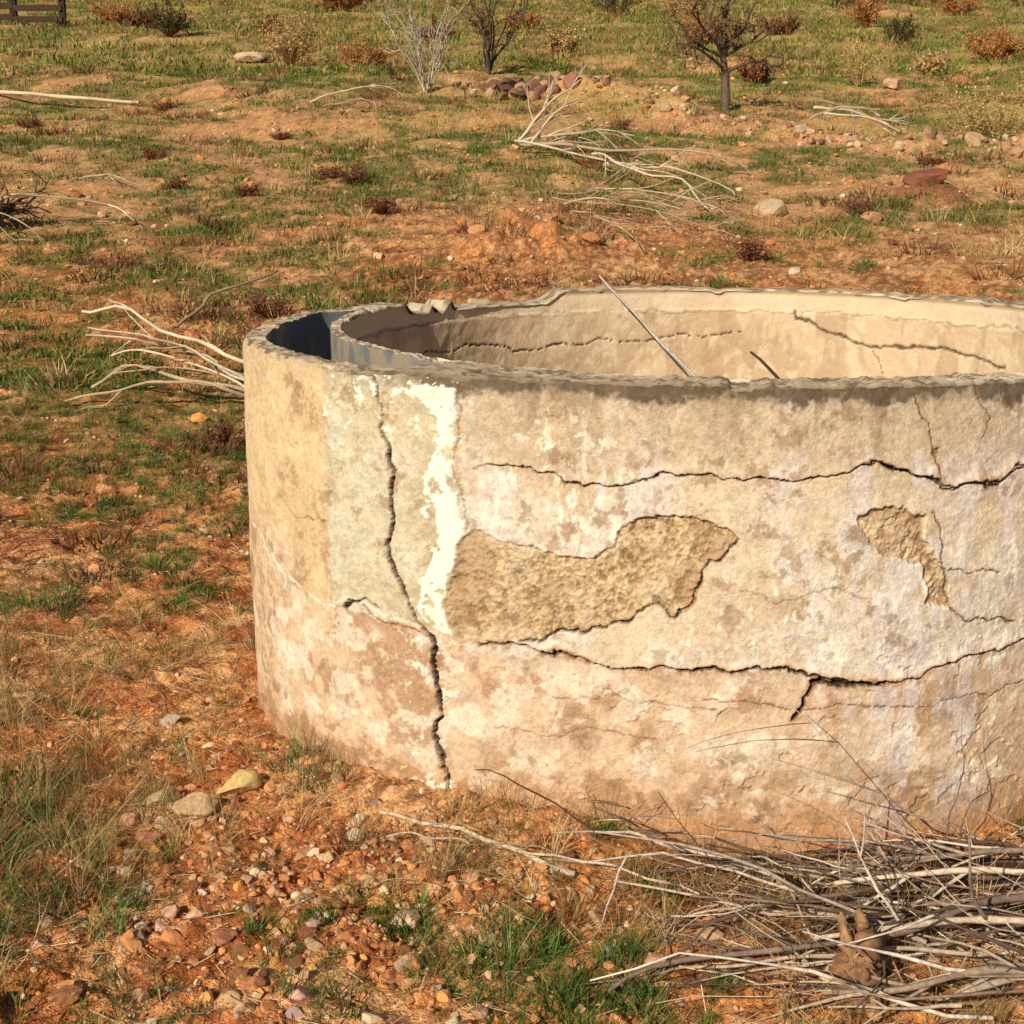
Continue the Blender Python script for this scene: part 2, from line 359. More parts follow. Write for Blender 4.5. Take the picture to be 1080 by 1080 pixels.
# ------------------------------------------------------------ scatter
import bmesh
def ico(sub,seed,amp=.35,flat=.7):
    bm=bmesh.new();bmesh.ops.create_icosphere(bm,subdivisions=sub,radius=1)
    V=np.array([v.co[:] for v in bm.verts]);F_=np.array([[v.index for v in f.verts] for f in bm.faces]);bm.free()
    r=np.random.default_rng(seed)
    for k in range(9):
        n=r.normal(size=3);n/=np.linalg.norm(n);c=r.uniform(.45,.85);d=V@n
        V=V-np.outer(np.maximum(d-c,0),n)
    V=V*(1+amp*(fbm(V[:,0]*1.5+seed,V[:,1]*1.5+V[:,2]*1.3,3,seed)-.5))[:,None]
    if sub>2: V=V*(1+.10*(fbm(V[:,0]*6+seed,V[:,1]*6+V[:,2]*5,3,seed+5)-.5))[:,None]
    V*=np.array([1,r.uniform(.6,.9),flat*r.uniform(.7,1.1)])
    return V,F_,np.ones((len(V),3))*(.9+.2*r.random((len(V),1)))
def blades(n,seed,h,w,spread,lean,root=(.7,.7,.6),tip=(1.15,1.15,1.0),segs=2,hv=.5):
    r=np.random.default_rng(seed);V=[];F_=[];C_=[];k=0
    for i in range(n):
        a=r.uniform(0,6.283);rad=spread*math.sqrt(r.random());b=np.array([rad*math.cos(a),rad*math.sin(a),0])
        hh=h*(1-hv+hv*2*r.random()*.8);ld=a+r.normal()*.8;ln=lean*r.uniform(.2,1.3)
        pd=r.uniform(0,6.283);side=np.array([math.cos(pd),math.sin(pd),0])*w*r.uniform(.6,1.3)/2
        for j in range(segs+1):
            q=j/segs;c=b+np.array([math.cos(ld)*ln*q**1.6*hh,math.sin(ld)*ln*q**1.6*hh,hh*q*(1-.25*ln*q)])
            ww=side*(1-q*.85)
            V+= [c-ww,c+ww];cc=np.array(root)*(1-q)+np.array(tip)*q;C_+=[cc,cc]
        for j in range(segs):
            o=k+2*j;F_.append([o,o+1,o+3,o+2])
        k+=2*(segs+1)
    return np.array(V),np.array(F_),np.array(C_)
def scatter(name,temps,pos,sc,col,mat,tilt=.0,smooth=False,rotz=None):
    n=len(pos);pos=np.asarray(pos,float);sc=np.asarray(sc,float)
    if sc.ndim==1: sc=np.repeat(sc[:,None],3,1)
    rz=rng.uniform(0,6.283,n) if rotz is None else rotz
    ax=rng.normal(0,tilt,n);ay=rng.normal(0,tilt,n)
    ti=rng.integers(0,len(temps),n);VV=[];CC=[];FF={};off=0
    for k,(V,F_,c0) in enumerate(temps):
        s=np.where(ti==k)[0]
        if not len(s): continue
        v=V[None]*sc[s][:,None]
        x,y,z=v[...,0],v[...,1],v[...,2]
        ca,sa=np.cos(ax[s])[:,None],np.sin(ax[s])[:,None];y,z=y*ca-z*sa,y*sa+z*ca
        ca,sa=np.cos(ay[s])[:,None],np.sin(ay[s])[:,None];x,z=x*ca+z*sa,-x*sa+z*ca
        ca,sa=np.cos(rz[s])[:,None],np.sin(rz[s])[:,None];x,y=x*ca-y*sa,x*sa+y*ca
        v=np.stack([x,y,z],-1)+pos[s][:,None]
        VV.append(v.reshape(-1,3));CC.append((c0[None]*col[s][:,None]).reshape(-1,3))
        f=(F_[None]+(np.arange(len(s))*len(V))[:,None,None]+off).reshape(-1,F_.shape[1])
        FF.setdefault(F_.shape[1],[]).append(f);off+=len(s)*len(V)
    return mk(name,np.concatenate(VV),[np.concatenate(f) for f in FF.values()],np.concatenate(CC),mat,smooth)
def outside(x,y,m=.02):
    th_=np.degrees(np.arctan2(x-XC,-(y-YC)));return np.hypot(x-XC,y-YC)>Rad(th_)+m
def wedge(n,y0,y1,pw=1.0,ang=.46):
    y=y0+(y1-y0)*rng.random(n)**pw;x=(rng.random(n)*2-1)*(y*ang+.4)
    k=outside(x,y);return x[k],y[k]
def pal(n,cols,wts,jit=.12):
    c=np.array(cols)[rng.choice(len(cols),n,p=np.array(wts)/sum(wts))]
    return c*(1+rng.normal(0,jit,(n,1)))*(1+rng.normal(0,.04,(n,3)))
STC=[(.56,.24,.10),(.56,.35,.20),(.66,.50,.35),(.25,.10,.05),(.38,.27,.21),(.64,.30,.09),(.66,.40,.29)]
STW=[5,4,1.3,3.4,1.2,1.4,.8]
sm=[ico(1,s) for s in range(1,8)];sm2=[ico(2,s) for s in range(11,18)]
x,y=wedge(12000,1.9,7.5,1.4);k=rng.random(len(x))<.35+.9*ss(.42,.6,fbm(x*1.6,y*1.6,3,131));x,y=x[k],y[k]
s=np.minimum(.0035*np.exp(rng.normal(.25,.65,len(x))),.03)
x2=rng.normal(-.28,.30,1900);y2=rng.normal(2.85,.28,1900);k=outside(x2,y2)&(y2>2);x2,y2=x2[k],y2[k]
s2=np.minimum(.005*np.exp(rng.normal(.35,.65,len(x2))),.030)
x3=rng.normal(-1.0,.35,1200);y3=rng.normal(3.1,.4,1200);k=outside(x3,y3);x3,y3=x3[k],y3[k];s3=np.minimum(.005*np.exp(rng.normal(.3,.6,len(x3))),.026)
x=np.r_[x,x2,x3];y=np.r_[y,y2,y3];s=np.r_[s,s2,s3];cl=pal(len(x),STC,STW);P=np.stack([x,y,gz(x,y)+s*.15],-1)
k=s<.009
scatter('gravel',sm,P[k],s[k],cl[k],M_stone,.25)
scatter('pebbles',sm2,P[~k],s[~k],cl[~k],M_stone,.25)
x,y=wedge(7000,7,32,1.2);s=.009*np.exp(rng.normal(.3,.6,len(x)))*(1+y/25)
k=gmask(x,y)<rng.random(len(x))+.15;x,y,s=x[k],y[k],np.minimum(s,.08)[k]
scatter('scattered_stones',sm,np.stack([x,y,gz(x,y)+s*.2],-1),s,pal(len(x),STC,STW),M_stone,.25)
pr=[];
for _ in range(460):
    i=rng.integers(0,len(RIDGE)-1);q=rng.random();a_,b_=RIDGE[i],RIDGE[i+1]
    pr.append((a_[0]+(b_[0]-a_[0])*q+rng.normal(0,.25),a_[1]+(b_[1]-a_[1])*q+rng.normal(0,.45)))
pr=np.array(pr);s=.032*np.exp(rng.normal(.3,.55,len(pr)));s=np.minimum(s,.13)
hp=np.stack([rng.normal(0.0,.42,60),rng.normal(23.9,.4,60)],-1);hs=rng.uniform(.07,.20,60)
pp=np.r_[pr,hp];s=np.r_[s,hs];cl=np.r_[pal(len(pr),[(.50,.33,.2),(.42,.24,.15),(.56,.42,.3),(.25,.13,.09)],[3,3,1,2]),pal(60,[(.20,.10,.065),(.32,.18,.11),(.14,.075,.055),(.42,.27,.17)],[3,2,2,1])]
scatter('rock_pile',[ico(2,s_) for s_ in range(40,46)],np.stack([pp[:,0],pp[:,1],gz(pp[:,0],pp[:,1])+s*.3],-1),s,cl,M_stone,.3)
def stone(x,y,s,c,fl=.7,rz=0,seed=20,sink=.35):
    V,F_,c0=ico(4 if y<4 else 3,seed,.4,fl);V=V*s;ca,sa=math.cos(rz),math.sin(rz)
    V=np.stack([V[:,0]*ca-V[:,1]*sa,V[:,0]*sa+V[:,1]*ca,V[:,2]],-1)
    o=mk('stone',V,[F_],c0*np.array(c),M_stone,y<4)
    z=float(gz(x,y));o.location=(x,y,z+s*fl*sink);return o
for q in [(-.72,3.34,.060,(.55,.40,.17),.9,.3,21),(-.80,3.20,.058,(.50,.34,.19),.8,.6,22),(-.90,3.27,.05,(.43,.31,.17),.8,1,23),
          (-.89,3.07,.035,(.42,.17,.10),.8,0,24),(-.95,3.14,.03,(.50,.26,.16),.8,0,25),(-.22,2.69,.038,(.55,.38,.25),.6,0,26),(-.36,2.76,.04,(.38,.20,.09),.35,2.5,27),
          (-.52,2.43,.03,(.5,.2,.1),.7,1,28),(-.88,2.40,.045,(.45,.20,.10),.6,1,29),(-1.02,2.36,.04,(.42,.17,.09),.8,2,30),(-.42,2.40,.028,(.60,.34,.28),.8,0,31),
          (-.05,2.62,.024,(.55,.42,.3),.7,0,32),(-1.0,3.75,.035,(.45,.36,.30),.5,0,33),(-.38,3.05,.026,(.6,.48,.34),.8,0,34),(-.16,2.95,.026,(.56,.36,.2),.8,0,35),
          (.42,2.62,.035,(.5,.32,.2),.7,0,56),(.30,2.52,.028,(.55,.3,.18),.7,0,57),(-.62,2.62,.032,(.36,.15,.08),.7,0,58),(-.75,2.72,.026,(.5,.3,.2),.7,0,59),(-.3,2.86,.034,(.44,.22,.12),.7,2,60),(-.2,3.05,.03,(.5,.3,.2),.6,2,61),(-.5,3.0,.03,(.46,.25,.14),.7,1,62),
          (2.52,13.9,.20,(.50,.35,.22),.55,0,36),(-5.82,32.2,.40,(.54,.41,.28),.6,0,37),(1.0,23.4,.2,(.3,.14,.09),.8,0,38),(4.3,14.7,.30,(.24,.09,.055),.38,.3,39),
          (.02,12.0,.13,(.44,.19,.09),.8,0,40),(.35,12.2,.11,(.48,.22,.11),.8,0,41),(-.3,11.7,.08,(.5,.24,.12),.8,0,42),(.65,11.7,.10,(.40,.17,.08),.7,0,43),(.2,12.5,.07,(.66,.55,.42),1.1,0,44),
          (-.5,12.2,.08,(.4,.17,.09),.8,0,45),(3.4,13.3,.10,(.45,.22,.12),.8,0,46),(6.9,26,.25,(.48,.32,.2),.6,0,47)]:
    stone(*q[:3],q[3],q[4],q[5],q[6])
for (x,y,z,s,sd) in [(-.14,5.47,1.075,.075,52),(-.38,5.22,1.065,.05,53)]:
    V,F_,c0=ico(3,sd,.9,.5);o=mk('broken_concrete',V*s,[F_],c0*np.array([.52,.40,.27]),M_wall,False,tank);o.location=(x,y,z)

# grass
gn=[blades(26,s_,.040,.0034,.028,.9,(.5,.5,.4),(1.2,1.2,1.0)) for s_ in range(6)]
gcol=[(.085,.165,.040),(.12,.21,.050),(.065,.115,.034),(.17,.20,.05),(.30,.24,.08)]
x,y=wedge(20000,1.9,9,1.3);k=gmask(x,y)*.8>rng.random(len(x));x,y=x[k],y[k]
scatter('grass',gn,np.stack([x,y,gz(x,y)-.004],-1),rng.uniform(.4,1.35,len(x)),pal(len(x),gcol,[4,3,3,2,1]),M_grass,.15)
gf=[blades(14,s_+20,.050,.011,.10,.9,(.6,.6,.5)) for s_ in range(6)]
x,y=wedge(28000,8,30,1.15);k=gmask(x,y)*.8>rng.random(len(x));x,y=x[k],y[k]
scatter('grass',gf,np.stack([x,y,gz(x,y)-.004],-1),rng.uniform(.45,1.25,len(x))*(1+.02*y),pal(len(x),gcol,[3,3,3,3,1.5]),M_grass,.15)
gff=[blades(14,s_+40,.11,.032,.32,.9,(.6,.6,.5)) for s_ in range(6)]
x,y=wedge(15000,28,90,1.3,.44);k=gmask(x,y)*.8>rng.random(len(x));x,y=x[k],y[k]
scatter('grass',gff,np.stack([x,y,gz(x,y)-.004],-1),rng.uniform(.5,1.3,len(x))*(.8+.012*y),pal(len(x),[(.14,.19,.045),(.21,.24,.065),(.42,.31,.12),(.10,.14,.04)],[3,3,4,2]),M_grass,.15)
dry=[blades(30,s_+60,.13,.0022,.03,1.0,(.7,.7,.7),(1.1,1.1,1.1),3,.6) for s_ in range(5)]
x,y=wedge(1800,1.9,9,1.3);k=fbm(x*.9,y*.9,3,141)>.48;x,y=x[k],y[k]
x2=np.r_[rng.normal(-1.12,.13,110),rng.normal(-1.55,.2,90),rng.normal(-.05,.3,60),rng.normal(.45,.3,80)];y2=np.r_[rng.normal(2.95,.25,110),rng.normal(3.95,.3,90),rng.normal(2.95,.2,60),rng.normal(2.85,.22,80)]
k=outside(x2,y2);x=np.r_[x,x2[k]];y=np.r_[y,y2[k]]
scatter('dry_grass',dry,np.stack([x,y,gz(x,y)-.004],-1),rng.uniform(.35,1.05,len(x)),pal(len(x),[(.48,.34,.14),(.38,.25,.10),(.22,.12,.05),(.58,.45,.22)],[3,3,3,1.6]),M_grass,.3)
dryf=[blades(20,s_+70,.16,.010,.12,1.0,(.8,.8,.8),(1.1,1.1,1.1),2,.6) for s_ in range(5)]
x,y=wedge(3000,8,60,1.2);k=fbm(x*.5,y*.5,3,143)>.48;x,y=x[k],y[k]
scatter('dry_grass',dryf,np.stack([x,y,gz(x,y)-.004],-1),rng.uniform(.3,.9,len(x))*(1+.02*y),pal(len(x),[(.48,.35,.14),(.36,.22,.09),(.28,.13,.06),(.54,.41,.19)],[3,3,3,2]),M_grass,.2)
rb=[blades(60,s_+90,.08,.007,.13,1.1,(.6,.6,.6),(1.1,1.1,1.1),2,.6) for s_ in range(5)]
x,y=wedge(520,5,34,1.1);k=fbm(x*.6,y*.6,3,144)>.45;x,y=x[k],y[k]
scatter('brown_weeds',rb,np.stack([x,y,gz(x,y)-.004],-1),rng.uniform(.5,1.4,len(x))*(1+.03*y),pal(len(x),[(.18,.07,.038),(.25,.10,.05),(.12,.055,.03)],[3,3,3]),M_grass,.15)
lit=[(np.array([[-.5,-.012,0],[.5,-.012,0],[.5,.012,.0],[-.5,.012,.0],[-.5,0,.02],[.5,0,.02]])*np.array([1,1.6,1]),np.array([[0,1,5,4],[2,3,4,5]]),np.ones((6,3)))]
x,y=wedge(4500,1.9,6,1.3)
scatter('twig_litter',lit,np.stack([x,y,gz(x,y)+.006],-1),rng.uniform(.015,.075,len(x)),pal(len(x),[(.5,.36,.2),(.26,.15,.08),(.6,.48,.32)],[3,2.5,1.5]),M_wood,.3)
weed=[blades(34,s_+80,.11,.0040,.05,.85,(.5,.55,.45),(1.2,1.2,1.05),3,.6) for s_ in range(6)]
for (cx,cy,n,sp,sc) in [(-.48,3.40,12,.06,.85),(-.12,2.52,16,.17,.70),(-.05,2.36,7,.14,.75),(-.35,2.60,14,.17,.5),(-1.72,4.75,24,.16,.9),(-1.25,3.1,34,.16,.9),(-1.12,2.70,30,.15,.85),(-.98,2.45,12,.12,.7),(.1,3.0,12,.16,.5),(-1.65,3.9,18,.18,.75),(.45,2.95,8,.2,.45),(-1.7,4.3,16,.22,.65),(.2,2.45,5,.12,.5),(-.6,2.45,10,.16,.45),(-1.2,3.5,10,.14,.55),(-.25,2.98,10,.16,.42),(-.7,2.95,9,.15,.42)]:
    x=rng.normal(cx,sp,n);y=rng.normal(cy,sp,n);k=outside(x,y,.03);x,y=x[k],y[k]
    if len(x): scatter('weed_clump',weed,np.stack([x,y,gz(x,y)-.005],-1),rng.uniform(.35,1.2,len(x))*sc,pal(len(x),[(.085,.16,.045),(.12,.21,.06),(.18,.21,.08),(.07,.11,.04)],[3,2,2,2]),M_grass,.35)

# ------------------------------------------------------------ branches
def tubes(name,lines,mat,col,sides=6,parent=None,rough=.0):
    VV=[];FF=[];CC=[];off=0
    for pts,r0,r1 in lines:
        P=np.array(pts,float);n=len(P)
        if n<2: continue
        Tn=np.gradient(P,axis=0);Tn/=np.linalg.norm(Tn,axis=1)[:,None]+1e-9
        up=np.array([.13,.21,.97]) if abs(Tn[:,2]).mean()<.8 else np.array([.9,.3,.1])
        A=np.cross(Tn,up);A/=np.linalg.norm(A,axis=1)[:,None]+1e-9;B=np.cross(Tn,A)
        rr=np.linspace(r0,r1,n)*(1+rng.normal(0,.10,n));
        if rough: rr[-1]*=.3
        ph=np.arange(sides)/sides*6.2832
        rm=rr[:,None]*(1+rng.normal(0,rough,(n,sides)) if rough else np.ones((n,sides)))
        v=P[:,None]+rm[:,:,None]*(np.cos(ph)[None,:,None]*A[:,None]+np.sin(ph)[None,:,None]*B[:,None])
        VV.append(v.reshape(-1,3))
        f=grid(n,sides,wrap=True)+off;FF.append(f)
        c=np.array(col[rng.integers(len(col))])*(1+rng.normal(0,.12))
        CC.append(np.repeat(np.clip(c[None]*(1+rng.normal(0,.10,(n,1))),0,1),sides,0));off+=n*sides
    return mk(name,np.concatenate(VV),[np.concatenate(FF)],np.concatenate(CC),mat,True,parent)
def walk(p,d,L,seg=10,wob=.12,grav=0,clamp=None,crook=.0):
    p=np.array(p,float);d=np.array(d,float);d/=np.linalg.norm(d);o=[p.copy()]
    N=rng.normal(0,wob,(seg,3))
    for i in range(seg):
        d=d+N[i];d[2]-=grav
        if crook and rng.random()<.25: d=d+rng.normal(0,crook,3)
        d/=math.sqrt(d[0]*d[0]+d[1]*d[1]+d[2]*d[2]);p=p+d*L/seg
        if clamp is not None:
            zz=float(gz(p[0],p[1]))+clamp
            if p[2]<zz: p[2]=zz;d[2]=abs(d[2])*.2
        o.append(p.copy())
    return o
def branch(out,p,d,L,r,depth,wob=.1,grav=0,fork=(2,4),ang=.5,clamp=None,ratio=.6,crook=0):
    pts=walk(p,d,L,max(4,int(6+L*4)) if L<3 else 14,wob,grav,clamp,crook);out.append((pts,r,r*.35))
    if depth<=0: return
    for k in range(rng.integers(fork[0],fork[1]+1)):
        i=rng.integers(len(pts)//4,len(pts)-1);dd=np.array(pts[i+1])-pts[i];dd/=np.linalg.norm(dd)
        dd=dd+rng.normal(0,ang,3);q=1-i/len(pts)
        branch(out,pts[i],dd,L*ratio*(.5+.6*rng.random()),r*(.45+.25*q),depth-1,wob*1.2,grav,fork,ang,clamp,ratio,crook)
GREY=[(.44,.35,.29),(.52,.43,.35),(.24,.17,.14),(.60,.52,.45),(.13,.09,.07)]
BR=[(.26,.17,.12),(.40,.30,.23),(.11,.07,.05),(.48,.38,.30)]
def G(x,y,h=0): return (x,y,float(gz(x,y))+h)
def span(a,b,sag=.02,wob=.012,n=12,hz=None):
    a=np.array(a);b=np.array(b);o=[];L=np.linalg.norm(b-a);w1,w2,w3=rng.normal(0,1,3),rng.normal(0,1,3),rng.normal(0,.5,3)
    for i in range(n+1):
        q=i/n;o.append(a*(1-q)+b*q+L*wob*(w1*math.sin(3.1*q*2)+w2*math.sin(3.1*q*3.3)+w3*math.sin(q*19))*np.array([1,1,.5])+np.array([0,0,sag*math.sin(math.pi*q)]))
    return o
pile=[]
for i in range(105):
    y0=rng.uniform(2.28,2.98);x0=rng.uniform(.75,1.9);h=rng.uniform(.01,.10)*ss(.2,1.3,x0)
    a_=math.pi+rng.normal(.05,.42)
    branch(pile,G(x0,y0,h),(math.cos(a_),math.sin(a_)*.6,rng.normal(.0,.10)),rng.uniform(.25,.85),rng.uniform(.0018,.0068),1,.09,.02,(0,3),.45,.006,.5,.2)
for i in range(80):
    x0=rng.uniform(.3,1.5);y0=rng.uniform(2.4,2.98);a_=rng.uniform(0,6.28)
    branch(pile,G(x0,y0,.015),(math.cos(a_),math.sin(a_)*.5,rng.uniform(0,.35)),rng.uniform(.10,.32),rng.uniform(.0012,.0028),1,.16,.03,(1,3),.6,.005,.5,.2)
def keep(l): 
    P=np.array(l[0]);return bool(outside(P[:,0],P[:,1],.01).all())
pile=[l for l in pile if keep(l)]
for a_,b_,r in [((.19,2.40,.03),(1.25,2.62,.12),.009),((.35,2.60,.03),(1.3,2.78,.10),.007),((.62,2.52,.06),(1.4,2.42,.14),.011),((.20,3.02,.03),(.62,2.75,.05),.006),((.55,2.90,.03),(1.35,2.86,.10),.008),((.7,2.70,.08),(1.45,2.62,.14),.010),((.3,2.46,.02),(.95,2.45,.06),.006),((.85,2.33,.05),(1.3,2.36,.09),.012),((.28,2.85,.03),(1.2,2.90,.08),.005),((.6,2.36,.03),(1.3,2.30,.08),.011),((.75,2.78,.08),(1.5,2.75,.16),.009)]:
    pts=span(G(a_[0],a_[1],a_[2]),G(b_[0],b_[1],b_[2]),.02,.018,18);pile.append((pts,r*.5,r))
    for k in range(4):
        i=rng.integers(2,14);dd=np.array(pts[i])-pts[i+1];dd/=np.linalg.norm(dd);branch(pile,pts[i],dd+rng.normal(0,.4,3),rng.uniform(.15,.4),r*.45,1,.08,.01,(0,2),.4,.005)
for i in range(14):
    x0=rng.uniform(1.0,1.6);pt=G(x0,2.93,.03);branch(pile,pt,(rng.normal(0,.5),rng.uniform(-.15,.1),1),rng.uniform(.10,.30),.0024,1,.14,0,(1,3),.5,None)
pile=[l for l in pile if keep(l)]
tubes('brush_pile',pile,M_wood,GREY+BR,6)
st=[]
base=G(.68,2.40,-.03)
bx,by,bz=base
P0=[(bx+.012*math.sin(i*.9),by+.008*math.cos(i*1.3),bz+.0095*i) for i in range(19)]
st.append((P0,.052,.024))
for a_ in (0.3,1.6,2.9,4.2,5.3):
    st.append((walk((bx,by,bz+.07),(math.cos(a_),math.sin(a_),-.35),.17,12,.18,.03),.026,.007))
st.append((walk((bx,by,bz+.11),(.6,.1,.8),.11,9,.22),.022,.007));st.append((walk((bx,by,bz+.12),(-.7,-.2,.5),.10,8,.22),.018,.005))
tubes('gnarled_stump',st,M_wood,[(.44,.25,.13),(.52,.35,.21),(.30,.16,.09)],18,None,.20)
l=[(span(G(-.33,3.16,.02),G(.14,2.86,.015),.02,.012),.004,.007),(span(G(-.02,2.96,.02),G(.42,2.75,.03),.015,.01),.0025,.0035),(span(G(-.1,2.98,.03),G(-.3,3.02,.03),.01,.02),.003,.002)]
tubes('fallen_stick',l,M_wood,[(.60,.48,.36)],8)
l=[]
for i in range(60):
    x0,y0=rng.uniform(-.45,.6),rng.uniform(2.7,3.1);a_=rng.uniform(0,6.28);branch(l,G(x0,y0,.01),(math.cos(a_),math.sin(a_),rng.uniform(0,.9)),rng.uniform(.06,.2),.0014,1,.15,.02,(1,3),.5,.003)
for i in range(80):
    x0,y0=rng.uniform(-1.9,-.95),rng.uniform(2.4,4.6);a_=rng.uniform(0,6.28);branch(l,G(x0,y0,.01),(math.cos(a_),math.sin(a_),rng.uniform(0,.9)),rng.uniform(.1,.35),.0017,1,.12,.02,(1,3),.5,.003)
l=[q for q in l if keep(q)];tubes('dry_twigs',l,M_wood,[(.50,.36,.19),(.26,.15,.08)],4)
tubes('leaning_stick',[(span((.36,5.72,1.165),(.73,3.225,.825),-.01,.004,16),.004,.007)],M_wood,[(.62,.56,.48)],8)
tubes('dark_twig',[(span((.77,4.42,1.02),(.85,3.22,.92),0,.004,10),.004,.009)],M_wood,[(.08,.06,.045)],8)
l=[]
for tgt,r in [((-2.68,8.6,.36),.014),((-2.55,8.3,.30),.010),((-2.45,7.85,.06),.014),((-2.50,7.6,.05),.011),((-2.62,8.45,.22),.009),((-2.35,8.1,.18),.009),((-2.3,7.75,.12),.008)]:
    a_=np.array(G(-1.35+rng.normal(0,.06),7.6+rng.normal(0,.1),.06));b_=np.array(G(*tgt));pts=span(a_,b_,.10,.03,14);l.append((pts,r,r*.6))
    for k in range(2):
        i=rng.integers(3,11);dd=np.array(pts[i+1])-pts[i];dd/=np.linalg.norm(dd);branch(l,pts[i],dd+rng.normal(0,.3,3),rng.uniform(.15,.35),r*.5,1,.12,.02,(0,2),.4,.01)
l.append((span(G(-2.1,8.6,.25),G(-1.55,9.3,.45),.05,.03),.012,.007))
tubes('dead_branch',l,M_wood,[(.60,.49,.36),(.42,.31,.21)],6)
def fallen(name,specs,col,r,nf=4,lf=.8):
    l=[]
    for a_,b_ in specs:
        pts=span(G(*a_),G(*b_),.08,.018,16);l.append((pts,r*rng.uniform(.6,1.1),r*.35))
        for k in range(nf):
            i=rng.integers(2,14);dd=np.array(pts[i+1])-pts[i];dd/=np.linalg.norm(dd)
            branch(l,pts[i],dd+rng.normal(0,.30,3)+np.array([0,0,.1]),rng.uniform(.4,1.1)*lf,r*.45,1,.08,.03,(0,3),.35,.02)
    tubes(name,l,M_wood,col,5)
LG=[(.50,.40,.29),(.58,.48,.36),(.34,.26,.19)]
fallen('dead_branch',[((.06,17.0,.1),(2.3,14.6,.1)),((.10,16.9,.1),(2.6,15.6,.15)),((.05,17.1,.1),(.9,17.9,.75)),((.2,16.8,.1),(.8,17.4,.55)),((.9,16.0,.2),(1.9,13.6,.05)),((.08,17.0,.12),(1.4,16.4,.35))],LG,.022,5)
fallen('dead_branch',[((.40,13.8,.15),(1.95,11.8,.1)),((.5,13.6,.1),(1.6,12.7,.15)),((.55,13.3,.1),(1.1,11.6,.05)),((.8,13.5,.25),(2.0,12.8,.1)),((.45,13.7,.2),(1.8,12.2,.25))],[(.42,.31,.21),(.50,.39,.28)],.012,5)
fallen('dead_branch',[((-4.7,12.6,.3),(-3.6,12.9,.15)),((-4.8,12.3,.3),(-4.1,12.2,.05))],LG,.015,2,.5)
fallen('dead_branch',[((3.9,18.5,.3),(5.0,18.3,.1)),((3.8,18.2,.25),(4.6,17.9,.35)),((3.95,18.6,.4),(5.3,18.9,.1))],LG,.035,2,.6)
fallen('dead_branch',[((-2.9,22,.05),(-1.6,21.0,.1)),((-3.1,22,.1),(-2.0,22.4,.2))],LG,.016,2,.6)
fallen('dead_branch',[((-4.8,15.5,.02),(-3.9,14.8,.05))],LG,.012,2,.6)
l=[(span(G(-9.6,24.9,.05),G(-6.17,23.7,.05),.0,.003),.034,.026)];tubes('fallen_pole',l,M_wood,[(.50,.40,.28)],8)
l=[]
for i in range(50):
    a_=rng.uniform(0,6.28);branch(l,G(-4.7+rng.normal(0,.12),12.8,.15),(math.cos(a_),math.sin(a_),rng.uniform(-.1,.7)),rng.uniform(.2,.5),.014,1,.2,.03,(1,3),.6,.01)
tubes('dead_bush',l,M_wood,[(.08,.055,.04),(.13,.09,.065)],4)

# ------------------------------------------------------------ shrubs / trees
LEAF=[(np.array([[-.5,0,0],[0,-.3,.05],[.5,0,0],[0,.3,.05]]),np.array([[0,1,2,3]]),np.ones((4,3)))]
def plant(name,loc,h,r,nst,stemr,scol,lcol=None,nleaf=0,lsz=.02,depth=2,spreadz=1.0,wob=.12,fork=(2,4)):
    e=D.objects.new(name,None);COL.objects.link(e)
    l=[];b=np.array(G(*loc))
    for i in range(nst):
        a_=rng.uniform(0,6.28);q=math.sqrt(rng.random());d=(math.cos(a_)*q*r/h*1.1,math.sin(a_)*q*r/h*1.1,spreadz)
        branch(l,b+np.array([math.cos(a_),math.sin(a_),0])*.05*r,d,h*rng.uniform(.55,1.0),stemr*rng.uniform(.6,1.1),depth,wob,0,fork,.45,.01,.5)
    o=tubes('stems',l,M_bark,scol,3,e)
    if lcol:
        P=np.concatenate([np.array(q[0])[len(q[0])//3:] for q in l]);c=P[rng.integers(0,len(P),nleaf)]+rng.normal(0,lsz*1.2,(nleaf,3))
        o=scatter('leaves',LEAF,c,rng.uniform(.6,1.4,nleaf)*lsz*2,pal(nleaf,lcol,[1]*len(lcol),.2),M_grass,1.2);o.parent=e
    return e
ORG=[(.38,.16,.06),(.45,.22,.08),(.28,.11,.045)];TAN=[(.46,.30,.13),(.34,.21,.09),(.50,.35,.16)];DKG=[(.06,.065,.028),(.09,.095,.035),(.045,.045,.022)]
YEL=[(.46,.34,.13),(.35,.28,.10),(.50,.38,.15)];RB=[(.19,.075,.04),(.25,.105,.05),(.12,.05,.03)]
e=D.objects.new('mesquite_tree',None);COL.objects.link(e)
b=np.array(G(3.30,22.15,-.05));l=[];tr_=[b,b+(.0,0,.3),b+(-.02,.02,.62),b+(-.06,0,.85)];l.append((tr_,.075,.05))
for dx,dz,L in [(-.8,.55,1.15),(-.45,.9,1.1),(.1,1,1.0),(.55,.8,1.0),(.85,.35,1.1),(-.9,.25,.9),(.2,.7,.9),(-.2,.8,1.0),(.9,.6,1.0),(-.6,.7,1.0)]:
    branch(l,tr_[-1] if rng.random()<.6 else tr_[-2],(dx,rng.normal(0,.5),dz),L,.030,3,.16,0,(2,4),.5,None,.55,.15)
tubes('trunk_and_limbs',l,M_bark,[(.09,.06,.045),(.13,.09,.065)],5,e)
P=np.concatenate([np.array(q[0])[len(q[0])//2:] for q in l if q[1]<.02]);nl=2600
c=P[rng.integers(0,len(P),nl)]+rng.normal(0,.03,(nl,3))
scatter('leaves',LEAF,c,rng.uniform(.02,.045,nl),pal(nl,[(.22,.13,.055),(.28,.15,.06),(.15,.12,.05)],[2,2,2]),M_grass,1.2).parent=e
plant('dead_bush',(-1.38,23.2),1.75,.65,18,.016,[(.42,.36,.29),(.52,.46,.38)],depth=2)
